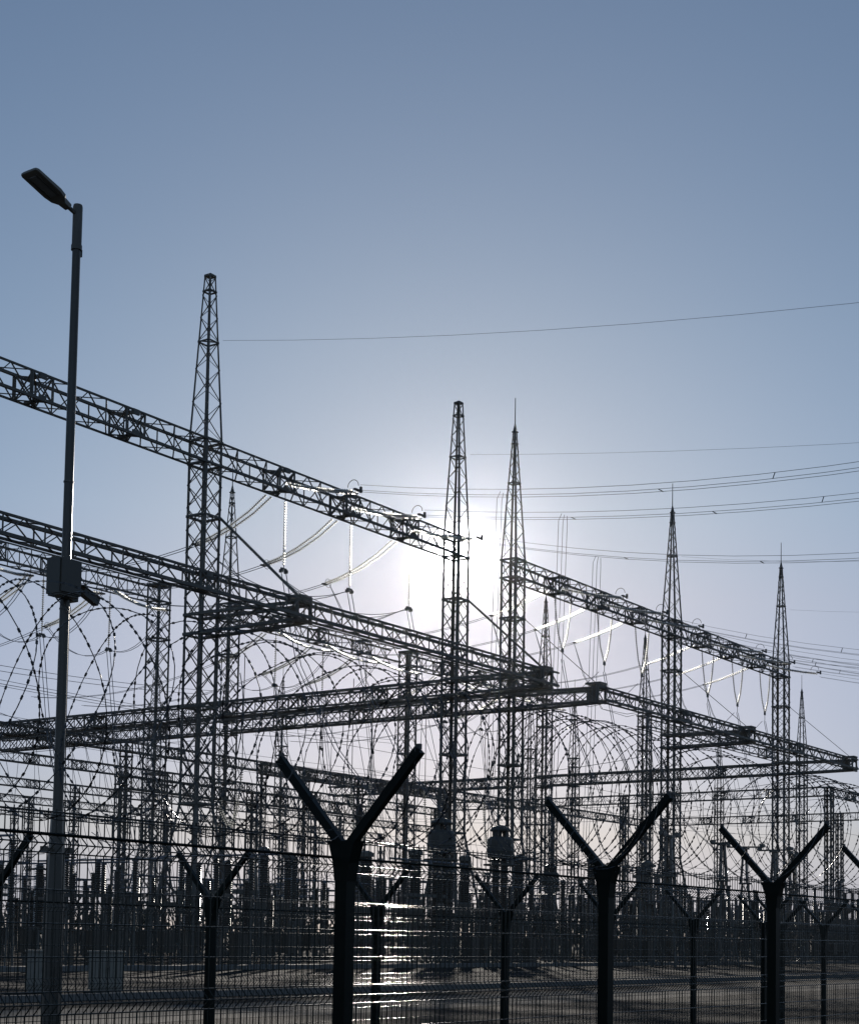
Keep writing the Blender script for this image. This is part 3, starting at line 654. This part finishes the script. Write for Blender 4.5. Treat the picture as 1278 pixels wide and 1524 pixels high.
for z in (0.06, 0.25, 0.45, 0.66, 0.71, 0.76, 0.92, 1.07, 1.22, 1.365, 1.415, 1.47, 1.63, 1.785, 1.94, 2.11, 2.15, 2.195, 2.285, 2.3):
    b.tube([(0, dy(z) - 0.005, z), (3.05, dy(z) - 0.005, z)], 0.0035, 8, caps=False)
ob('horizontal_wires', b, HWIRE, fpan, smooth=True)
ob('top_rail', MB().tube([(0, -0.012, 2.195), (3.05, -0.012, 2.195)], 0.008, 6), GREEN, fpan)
px1 = [7.007 + 3.04 * k for k in range(-3, 8)]
lab1 = {0: 'big dark Y-topped fence post in the centre foreground', 1: 'second biggest Y-topped fence post, right of centre', 2: 'third Y-topped fence post, towards the right edge', -1: 'near fence post at the left edge, only an arm tip showing', 3: 'near fence post at the right edge, only an arm tip showing'}
for k, x in zip(range(-3, 8), px1):
    put(fp, (x, D1, 0), lab1.get(k, 'near fence post outside the view'), 'Y-topped posts of the near fence') if k in lab1 or k == 4 else None
    if -2 <= k <= 3: put(fpan, (x, D1 + 0.1, 0), 'near green wire mesh panel right of the %s' % {-2: 'frame corner, leftmost one', -1: 'leftmost near post', 0: 'central near post', 1: 'second near post', 2: 'third near post', 3: 'rightmost near post'}[k], 'mesh of the near fence')
x2 = [D2 * (1.076 + 0.2533 * k) for k in range(-2, 9)]
for k, x in enumerate(x2):
    put(fp, (x, D2, -0.17), 'small Y-topped post of the far fence, %s from the left' % ORD[k], 'Y-topped posts of the far fence')
    if k < len(x2) - 1: put(fpan, (x, D2 + 0.1, -0.17), 'far wire mesh panel, %s from the left' % ORD[k], 'mesh of the far fence').scale = (2.913 / 3.05, 1, 1)
put(fp, (D2 * 2.467, D2 + 0.25, -0.17), 'extra small Y-topped post squeezed beside the far fence at the right', 'Y-topped posts of the far fence')
# razor wire
def razor(x0, x1, pitch, label, seed):
    rn = random.Random(seed); b = MB(); r = 0.49; cz = EYE + 1.06
    for hand in (1, -1):
        pts = []; x = x0; th = rn.uniform(0, 6); st = math.radians(9) * hand; ph = rn.uniform(0, 6); wob = 0; wt = 0
        while x < x1:
            if rn.random() < 0.05: wt = rn.uniform(-0.03, 0.02)
            wob += (wt - wob) * 0.08
            p_ = pitch * (1 + 0.3 * math.sin(x * 2.3 + seed) + 0.15 * math.sin(x * 5.1 + ph))
            rr = r + 0.015 * math.sin(th * 0.37 + ph) + wob
            xx = x + 0.16 * p_ * math.sin(2 * th + ph) + 0.05 * math.sin(th + ph)
            pts.append((xx, D1 + rr * math.sin(th), cz + rr * math.cos(th) - (0.06 if math.cos(th) < 0 else 0.0) * math.cos(th) ** 2))
            th += st; x += p_ * abs(st) / (2 * PI)
        strand(b, pts, rn)
    return tag(ob('razor_wire_coil', b, RAZOR), label, 'razor wire', 'razor wire coils on the near fence')
def strand(b, pts, rn):
    b.tube(pts, 0.0027, 3, caps=False)
    acc = 0
    for a, c in zip(pts, pts[1:]):
        a, c = V(a), V(c); d = (c - a); l = d.length; d.normalize(); acc += l
        while acc > 0.036:
            acc -= 0.036; o = c - d * acc; n_ = d.cross(V((rn.gauss(0, 1), rn.gauss(0, 1), rn.gauss(0, 1)))).normalized()
            k = len(b.v); m_ = d.cross(n_)
            b.v += [tuple(o - d * 0.0095 + n_ * 0.0058), tuple(o - n_ * 0.001 + m_ * 0.002), tuple(o + d * 0.0095 + n_ * 0.0058), tuple(o + d * 0.0095 - n_ * 0.0058), tuple(o - m_ * 0.002), tuple(o - d * 0.0095 - n_ * 0.0058)]
            b.f += [(k, k + 1, k + 2), (k + 3, k + 4, k + 5), (k, k + 5, k + 1), (k + 1, k + 4, k + 2), (k + 2, k + 3, k + 4), (k + 5, k + 4, k + 1)]
razor(3.4, 5.4, 0.31, 'loose coil of razor wire on the fence at the left, around the lamp post', 3)
razor(5.6, 8.1, 0.34, 'coil of razor wire left of and above the central fence post', 5)
razor(8.5, 11.2, 0.3, 'tight coil of razor wire between the second post and the rod tower', 8)
razor(11.4, 15.8, 0.4, 'coil of razor wire at the right over the third fence post', 11)
for y_, z_w, lb_ in ((D1 - 0.46, 2.74, 'front'), (D1 + 0.46, 2.74, 'rear'), (D1, 2.34, 'bottom')):
    tag(ob('tension_wire', MB().tube([(0.9, y_, z_w), (17, y_, z_w)], 0.0015, 4), RAZOR), 'thin %s tension wire strung along the Y arms of the near fence' % lb_, 'wire', 'tension wires of the near fence')
# ------------------------------------------------------------------ lamp post with cctv
lp = emp('lamp_post', (16.87, 19.0, 0), 0, 'tall grey lamp post with a flat LED head and a camera box, at the left', 'lamp post')
ob('pole', MB().lathe([(0.082, 3.4), (0.074, 8), (0.066, 12.75)], 16, caps=False), PAINT, lp, smooth=True)
ob('base_section', MB().lathe([(0.155, 0), (0.15, 2.4), (0.105, 3.55), (0.1, 3.6)], 8), PAINT, lp)
ob('top_cap', MB().lathe([(0.078, 12.72), (0.078, 13.42), (0.07, 13.45)], 16).lathe([(0.088, 12.7), (0.088, 12.78)], 16).box((0.09, 0, 12.68), (0.03, 0.05, 0.12)), STEELD, lp)
ob('base_flange', MB().box((0, 0, 3.02), (0.55, 0.09, 0.05)).box((-0.25, 0, 3.02), (0.06, 0.12, 0.1)).box((0.25, 0, 3.02), (0.06, 0.12, 0.1)), PAINT, lp)
hd = emp('lamp_head', (0, 0, 13.28)); hd.parent = lp
tl = math.radians(17)
d = V((-math.cos(tl), 0, math.sin(tl))); u = V((math.sin(tl), 0, math.cos(tl)))
def hp(a, y, h): return d * a + V((0, y, 0)) + u * h
rings = []
for a, hw, t0, t1 in ((0.2, 0.06, -0.04, 0.05), (0.34, 0.075, -0.045, 0.06), (0.42, 0.155, -0.04, 0.055), (0.55, 0.19, -0.035, 0.05), (1.03, 0.19, -0.03, 0.035), (1.07, 0.17, -0.025, 0.02)):
    rings.append([hp(a, -hw, t0), hp(a, hw, t0), hp(a, hw, t1 * 0.4), hp(a, hw * 0.7, t1), hp(a, -hw * 0.7, t1), hp(a, -hw, t1 * 0.4)])
ob('housing', MB().quadring(rings), BOXG, hd)
ob('lens_panel', MB().quadring([[hp(a, -0.075, -0.045), hp(a, 0.075, -0.045), hp(a, 0.075, -0.03), hp(a, -0.075, -0.03)] for a in (0.52, 0.97)]), LENS, hd)
ob('lens_frame', MB().quadring([[hp(a, y - 0.012, -0.05), hp(a, y + 0.012, -0.05), hp(a, y + 0.012, -0.02), hp(a, y - 0.012, -0.02)] for a in (0.5, 0.99)]).quadring([[hp(a, 0.1, -0.05), hp(a, 0.124, -0.05), hp(a, 0.124, -0.02), hp(a, 0.1, -0.02)] for a in (0.5, 0.99)]) if False else MB().quadring([[hp(a, -0.112, -0.05), hp(a, -0.088, -0.05), hp(a, -0.088, -0.02), hp(a, -0.112, -0.02)] for a in (0.5, 0.99)]).quadring([[hp(a, 0.088, -0.05), hp(a, 0.112, -0.05), hp(a, 0.112, -0.02), hp(a, 0.088, -0.02)] for a in (0.5, 0.99)]), STEELD, hd)
ob('mount_arm', MB().tube([(0, 0, 0), d * 0.25], 0.035, 8), STEELD, hd)
jb = ob('junction_box', MB().box((-0.23, -0.22, 7.28), (0.44, 0.3, 0.56)).box((-0.23, -0.385, 7.28), (0.4, 0.03, 0.52)).box((-0.23, -0.22, 6.985), (0.4, 0.26, 0.03)), PAINT, lp)
ob('side_box', MB().box((0.15, 0.02, 7.2), (0.12, 0.2, 0.42)), PAINT, lp)
for z in (6.85, 7.12, 7.42, 8.9): ob('strap', MB().lathe([(0.084, z - 0.012), (0.084, z + 0.012)], 14).box((0.09, 0.03, z), (0.03, 0.03, 0.03)), STEELD, lp)
ob('cable', MB().tube([(0.085, -0.02, 6.98), (0.092, -0.02, 5.0), (0.125, -0.03, 3.5), (0.16, -0.03, 2.0), (0.165, -0.03, 0.3)], 0.009, 5), STEELD, lp)
ob('hatch', MB().box((-0.02, -0.152, 1.0), (0.12, 0.02, 0.4)), PAINT, lp)
cc = ob('cctv_camera', MB().bar((0.18, 0, 7.22), (0.42, 0.0, 7.13), 0.05).bar((0.34, -0.02, 7.2), (0.66, -0.02, 7.07), 0.12, 0.13).bar((0.3, -0.02, 7.285), (0.68, -0.02, 7.13), 0.15, 0.015), PAINT, lp)
ob('cable_loop', MB().tube([(-0.12, -0.2, 6.98), (-0.13, -0.2, 6.85), (-0.06, -0.16, 6.78), (0.02, -0.12, 6.82), (0.0, -0.1, 6.95)], 0.009, 5), STEELD, lp)
# ------------------------------------------------------------------ the hazy air
hz = MB().box((500, 500, 27.0), (2300, 2300, 56.0))
hm = bpy.data.materials.new('haze'); hm.use_nodes = True; t = hm.node_tree; t.nodes.clear()
vo = t.nodes.new('ShaderNodeVolumePrincipled'); vo.inputs['Color'].default_value = (0.95, 0.96, 1.0, 1)
vo.inputs['Density'].default_value = 0.000008; vo.inputs['Anisotropy'].default_value = 0.972
o_ = t.nodes.new('ShaderNodeOutputMaterial'); t.links.new(vo.outputs[0], o_.inputs['Volume'])
tag(ob('haze', hz, hm), kind='stuff')
